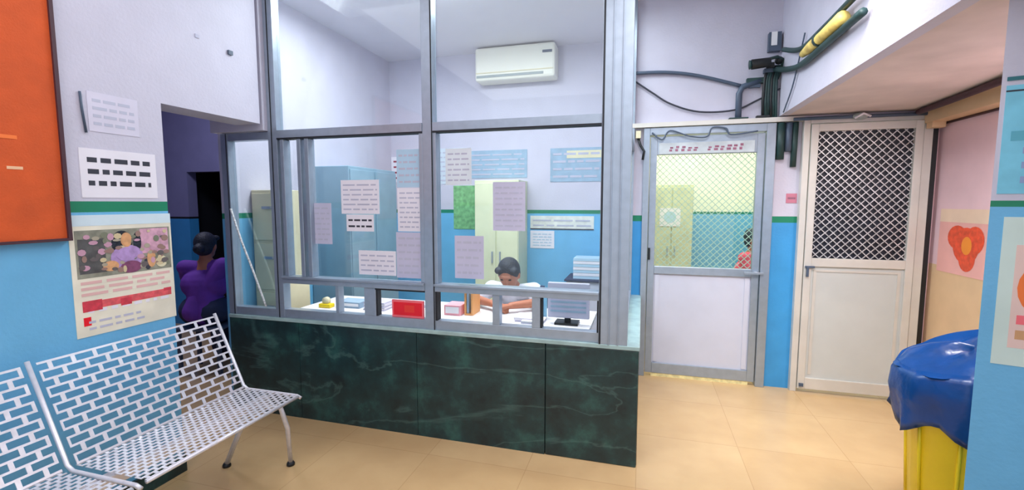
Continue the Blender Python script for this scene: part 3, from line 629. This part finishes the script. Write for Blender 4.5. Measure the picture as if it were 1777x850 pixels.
f = MB(); f.box((-.53, 2.87, .72), (-.38, 2.98, .735), M_black); f.box((-.47, 2.91, .735), (-.43, 2.925, .78), M_black); f.build('stand', t)
for k, (x0, x1, yy, z1, m, lab) in enumerate(((-.8, -.66, 2.88, .75, M_paper, 'white register lying at the clerk right hand'), (-2.2, -2.0, 2.92, .765, M_bg, 'blue grey file tray in the leftmost ticket opening'), (-1.95, -1.78, 2.9, .78, M_paper, 'white paper pile in the second ticket opening'), (-1.7, -1.55, 2.95, .74, M_paper, 'low paper pile left of the red sign'), (-1.32, -1.2, 2.92, .79, mat('pink_box', (240, 170, 180), .5), 'pink box on the desk right of the middle post'), (-.74, -.6, 2.84, .74, M_paper, 'loose white sheets in front of the monitor'))):
    f = MB()
    if k in (1, 4): f.box((x0, yy, ZD), (x1, yy+.14, z1), m); f.box((x0+.01, yy-.002, ZD+.015), (x1-.01, yy, z1-.01), M_white)
    else:
        n_ = max(2, int((z1-ZD)/.008))
        for q in range(n_): j = random.uniform(-.004, .004); f.box((x0+j, yy+j, ZD+q*(z1-ZD)/n_), (x1+j, yy+.15+j, ZD+(q+.85)*(z1-ZD)/n_), m if q % 3 else M_lilac)
    item(('register', 'file_tray', 'paper_pile', 'paper_pile', 'small_box', 'paper_pile')[k], f, lab, ('book', 'tray', 'papers', 'papers', 'box', 'papers')[k], 0)
t = thing('tape_dispenser', (-2.27, 2.9, ZD), 'yellow tape dispenser at the left end of the desk', 'dispenser')
f = MB(); f.box((-2.32, 2.87, ZD), (-2.22, 2.93, ZD+.03), M_yellow); f.build('base', t, .006); MB().tube([(-2.27, 2.885, ZD+.05), (-2.27, 2.915, ZD+.05)], .028, M_cab2, 18).build('tape_roll', t)
t = thing('wooden_rack', (-1.02, 3.0, ZD), 'small orange wooden rack of folders on the desk left of the clerk', 'rack')
M_wd = mat('orange_wood', (222, 160, 100), .5, var=.15)
for x_ in (-1.18, -1.13): B((x_, 2.95, ZD), (x_+.012, 3.1, ZD+.18), M_wd).build('side_panel', t)
B((-1.168, 2.95, ZD), (-1.13, 3.1, ZD+.012), M_wd).build('base', t); B((-1.166, 2.96, ZD+.012), (-1.15, 3.09, ZD+.16), M_bg).build('folder', t)
t = thing('water_bottle', (-.62, 3.0, ZD), 'clear blue water bottle beside the monitor', 'bottle')
f = MB(); f.lathe([(0, 0), (.03, 0), (.033, .01), (.033, .14), (.03, .16), (.013, .19), (.013, .2), (0, .2)], (-.64, 3.02, ZD), mat('bottle_blue', (130, 190, 220), .15), 20); f.build('bottle_body', t); MB().lathe([(0, .2), (.016, .2), (.016, .222), (0, .222)], (-.64, 3.02, ZD), M_trs, 16).build('cap', t)
f = MB(); f.box((-.72, 4.55, 0), (-.2, 4.95, .72), M_panel); f.box((-.74, 4.53, .72), (-.18, 4.97, .74), M_trs); item('side_table', f, 'low grey side table against the blue office wall', 'table')
f = MB(); [f.box((-.66, 4.6, .741+.03*k), (-.3-.01*(k % 2), 4.85, .768+.03*k), M_paper if k % 2 else M_bluep) for k in range(7)]; item('file_stack', f, 'stack of white files on the low side table at the back of the office', 'files', 0)

# ------------------------------------------------------------------ people
def fuse(mb, name, m, parent, voxel=.006, smooth=4):
    tmp = bpy.data.objects.new('tmp', mb.mesh('tmp')); COL.objects.link(tmp)
    r = tmp.modifiers.new('r', 'REMESH'); r.mode = 'VOXEL'; r.voxel_size = voxel; r.use_smooth_shade = True
    s_ = tmp.modifiers.new('s', 'SMOOTH'); s_.iterations = smooth; s_.factor = .5
    dg = bpy.context.evaluated_depsgraph_get(); me = bpy.data.meshes.new_from_object(tmp.evaluated_get(dg))
    bpy.data.objects.remove(tmp); me.name = name; me.materials.clear(); me.materials.append(m)
    for q in me.polygons: q.use_smooth = True; q.material_index = 0
    o = bpy.data.objects.new(name, me); COL.objects.link(o); o.parent = parent
    return o
def hand(mb, w_, dirv, side, palm_n, m):
    """palm and five curled fingers from wrist w_ along dirv; palm_n is the palm's down direction"""
    w_ = Vector(w_); d_ = Vector(dirv).normalized(); n_ = Vector(palm_n).normalized(); s_ = d_.cross(n_).normalized()*side
    for k in range(4):
        o_ = (-.027+.018*k); mb.cap(w_+s_*o_*.6, w_+d_*.075+s_*o_, .013, .011, m, 8)
        L = (.062, .072, .067, .052)[k]; a = w_+d_*.08+s_*o_
        b = a+(d_*.85+n_*.35)*L*.5; c_ = b+(d_*.45+n_*.8)*L*.35; e = c_+(d_*.1+n_*.9)*L*.28
        mb.cap(a, b, .0095, .009, m, 8); mb.cap(b, c_, .009, .008, m, 8); mb.cap(c_, e, .008, .007, m, 8)
    a = w_+d_*.02-s_*.022; b = a+(d_*.6-s_*.7+n_*.3).normalized()*.04; c_ = b+(d_*.9-s_*.1+n_*.4).normalized()*.03
    mb.cap(a, b, .013, .011, m, 8); mb.cap(b, c_, .010, .008, m, 8)
def person(loc, rotz, label, J, top_m, leg_m, skirt=False, scarf=None, hair_bun=False, pitch=0, sleeves='short'):
    t = thing('person', (0, 0, 0), label, 'person')
    s = MB(); m = M_skin; V = Vector
    pel, che, nek, hd = V(J['pelvis']), V(J['chest']), V(J['neck']), V(J['head'])
    s.cap(pel+V((-.07, 0, 0)), pel+V((.07, 0, 0)), .1, .1, m); s.cap(pel, che, .12, .13, m)
    s.cap(che+V((-.06, 0, 0)), che+V((.06, 0, 0)), .115, .115, m); s.cap(che, nek, .11, .07, m)
    Rm = Matrix.Rotation(pitch, 3, 'X')
    s.cap(nek, hd+Rm @ V((0, .02, -.06)), .052, .05, m)
    s.ell(hd, (.074, .092, .105), m, Rm, 24, 16); s.ell(hd+Rm @ V((0, -.02, -.065)), (.052, .062, .055), m, Rm)
    s.cap(hd+Rm @ V((0, -.088, .01)), hd+Rm @ V((0, -.105, -.03)), .009, .014, m, 8)
    s.ell(hd+Rm @ V((0, -.079, -.085)), (.02, .012, .012), m, Rm, 10, 6)
    s.ell(hd+Rm @ V((0, -.078, .03)), (.05, .02, .014), m, Rm, 12, 8)
    s.ell(hd+Rm @ V((0, -.083, -.058)), (.024, .010, .009), m, Rm, 10, 6)
    for q in (-1, 1): s.ell(hd+Rm @ V((.076*q, .005, -.01)), (.012, .02, .03), m, Rm, 10, 8)
    for q, k in ((-1, 'L'), (1, 'R')):
        sh, el, wr = V(J['sh'+k]), V(J['el'+k]), V(J['wr'+k])
        s.cap(nek+V((0, 0, -.03)), sh, .055, .058, m); s.cap(sh, el, .046, .036, m); s.cap(el, wr, .036, .024, m)
        hand(s, wr, (wr-el)+V((-.25*q*.1, 0, 0)), q, (0, 0, -1), m)
        hp, kn, an = pel+V((.09*q, 0, -.02)), V(J['kn'+k]), V(J['an'+k])
        s.cap(hp, kn, .08, .055, m); s.cap(kn, an, .05, .035, m); s.cap(an, an+V((0, -.17, -.035)), .035, .028, m)
    fuse(s, 'body', m, t, .005, 3)
    c_ = MB(); c_.cap(pel+V((-.07, 0, .02)), pel+V((.07, 0, .02)), .118, .118, m); c_.cap(pel, che, .138, .145, m); c_.cap(che+V((-.07, 0, 0)), che+V((.07, 0, 0)), .13, .13, m); c_.cap(che, nek+V((0, 0, -.025)), .12, .075, m)
    for k in 'LR':
        sh, el, wr = V(J['sh'+k]), V(J['el'+k]), V(J['wr'+k]); c_.cap(nek+V((0, 0, -.04)), sh, .062, .068, m)
        if sleeves == 'short': c_.cap(sh, sh.lerp(el, .75), .06, .054, m)
        else: c_.cap(sh, el, .06, .05, m); c_.cap(el, el.lerp(wr, .85), .05, .036, m)
    fuse(c_, 'shirt', top_m, t, .007, 4 if sleeves == 'short' else 22)
    c_ = MB()
    if skirt:
        c_.cap(pel+V((-.08, 0, 0)), pel+V((.08, 0, 0)), .13, .13, m)
        for q, k in ((-1, 'L'), (1, 'R')): kn, an = V(J['kn'+k]), V(J['an'+k]); c_.cap(pel+V((.08*q, 0, -.02)), kn, .11, .1, m); c_.cap(kn, an+V((0, 0, .03)), .1, .1, m)
        c_.cap(V(J['knL']), V(J['knR']), .09, .09, m); c_.cap(V(J['anL'])+V((0, 0, .04)), V(J['anR'])+V((0, 0, .04)), .1, .1, m)
    else:
        c_.cap(pel+V((-.08, 0, -.02)), pel+V((.08, 0, -.02)), .115, .115, m)
        for q, k in ((-1, 'L'), (1, 'R')): kn, an = V(J['kn'+k]), V(J['an'+k]); c_.cap(pel+V((.09*q, 0, -.02)), kn, .092, .068, m); c_.cap(kn, an, .066, .05, m)
    fuse(c_, 'skirt' if skirt else 'trousers', leg_m, t, .009, 4)
    c_ = MB()
    for q, k in ((-1, 'L'), (1, 'R')): an = V(J['an'+k]); c_.cap(an+V((0, .02, -.035)), an+V((0, -.18, -.035)), .035, .033, m)
    fuse(c_, 'shoes', M_black, t, .006, 3)
    h = MB(); h.ell(hd+Rm @ V((0, .018, .028)), (.086, .098, .098), m, Rm, 24, 16); h.ell(hd+Rm @ V((0, .05, -.02)), (.078, .06, .07), m, Rm)
    for q in (-1, 1): h.ell(hd+Rm @ V((.06*q, -.045, .065)), (.03, .035, .025), m, Rm, 12, 8)
    if hair_bun: h.ell(hd+Rm @ V((0, .12, -.02)), (.045, .04, .045), m, Rm)
    fuse(h, 'hair', M_hair, t, .006, 2)
    for q in (-1, 1): e = MB(); e.ell(hd+Rm @ V((.03*q, -.083, .008)), (.013, .008, .006), M_black, Rm, 10, 6); e.build('eye').parent = t
    e = MB(); e.ell(hd+Rm @ V((0, -.093, -.058)), (.022, .005, .006), mat('lip_colour', (150, 80, 72), .5), Rm, 10, 6); e.build('lips').parent = t
    if scarf:
        c_ = MB(); c_.cap(V(J['shL'])+V((0, -.02, .02)), che+V((.04, -.10, -.05)), .06, .06, m); c_.cap(V(J['shL'])+V((0, .03, .02)), che+V((.02, .08, -.12)), .07, .08, m); c_.cap(che+V((.02, .08, -.12)), pel+V((.05, .08, 0)), .08, .09, m); c_.cap(nek+V((-.06, 0, -.02)), V(J['shL'])+V((0, 0, .03)), .055, .055, m)
        fuse(c_, 'scarf', scarf, t, .008, 14)
    t.location = loc; t.rotation_euler = (0, 0, rotz); return t
def chair(loc, rotz, label, m):
    t = thing('office_chair', (0, 0, 0), label, 'chair')
    B((-.21, -.2, .24), (.21, .22, .275), m).build('seat', t, .01); B((-.2, .235, .42), (.2, .26, .70), m).build('backrest', t, .01)
    for x_ in (-.19, .17):
        for y_ in (-.18, .2): B((x_, y_, 0), (x_+.025, y_+.025, .24), M_slate).build('leg', t)
        B((x_, .24, .20), (x_+.02, .26, .44), M_slate).build('back_upright', t)
    t.location = loc; t.rotation_euler = (0, 0, rotz)
# clerk writing at the desk
JC = dict(pelvis=(0, .22, .42), chest=(0, .10, .66), neck=(0, .0, .845), head=(0, -.09, .965), shL=(-.17, .02, .825), shR=(.17, .02, .825), elL=(-.24, -.16, .775), elR=(.24, -.16, .775), wrL=(-.06, -.27, .77), wrR=(.07, -.29, .77), knL=(-.1, -.2, .45), knR=(.1, -.2, .45), anL=(-.1, -.22, .075), anR=(.1, -.22, .075))
person((-.962, 3.4, 0), 0, 'seated clerk with black hair and white shirt, forearms resting on the desk', JC, M_shirt, M_trs, pitch=R(28))
chair((-.962, 3.62, 0), 0, 'low grey chair under the seated clerk', M_slate)
JW = dict(pelvis=(0, .06, .55), chest=(0, .03, .78), neck=(0, -.0, .96), head=(0, -.02, 1.12), shL=(-.17, .02, .93), shR=(.17, .02, .93), elL=(-.22, -.1, .72), elR=(.22, -.1, .72), wrL=(-.07, -.28, .66), wrR=(.07, -.28, .66), knL=(-.1, -.36, .50), knR=(.1, -.36, .50), anL=(-.1, -.38, .075), anR=(.1, -.38, .075))
def bench_seat(loc, rz, label):
    t = thing('stool', (0, 0, 0), label, 'stool'); B((-.2, -.14, .39), (.2, .2, .42), M_slate).build('seat', t, .008)
    for x_ in (-.18, .15):
        for y_ in (-.12, .16): B((x_, y_, 0), (x_+.03, y_+.03, .39), M_slate).build('leg', t)
    t.location = loc; t.rotation_euler = (0, 0, rz)
person((-3.76, 3.2, 0), R(200), 'person in purple clothes sitting with the back turned beyond the dark opening', JW, M_purple, M_trs, skirt=True, scarf=M_purple, hair_bun=True, sleeves='long')
bench_seat((-3.76, 3.2, 0), R(200), 'dark stool under the person in purple')
person((1.13, 5.35, 0), R(60), 'person in pink red clothes sitting behind the glazed door mesh', JW, M_pinkc, M_trs, sleeves='long')
bench_seat((1.13, 5.35, 0), R(60), 'dark stool under the person in pink red')
# side room furniture glimpsed through the mesh
F = P((.1, 6.4, 0), (1, 0, 0), (0, -1, 0))
steel_cupboard('steel_cupboard', .1, .58, 5.9, 6.38, 1.72, mat('beige_steel', (206, 208, 172), .45, var=.1), 'y', 'beige steel cupboard glimpsed through the glazed door')
f = MB(); F = P((.2, 5.885, 1.22), (1, 0, 0), (0, -1, 0)); slab(f, F, 0, .24, 0, .22, 0, .002, M_paper); disc(f, F, .12, .11, .07, .07, .003, M_bluep); tag(f.build('sticker'), 'white sheet with a pale blue round emblem on the beige cupboard', 'sticker')
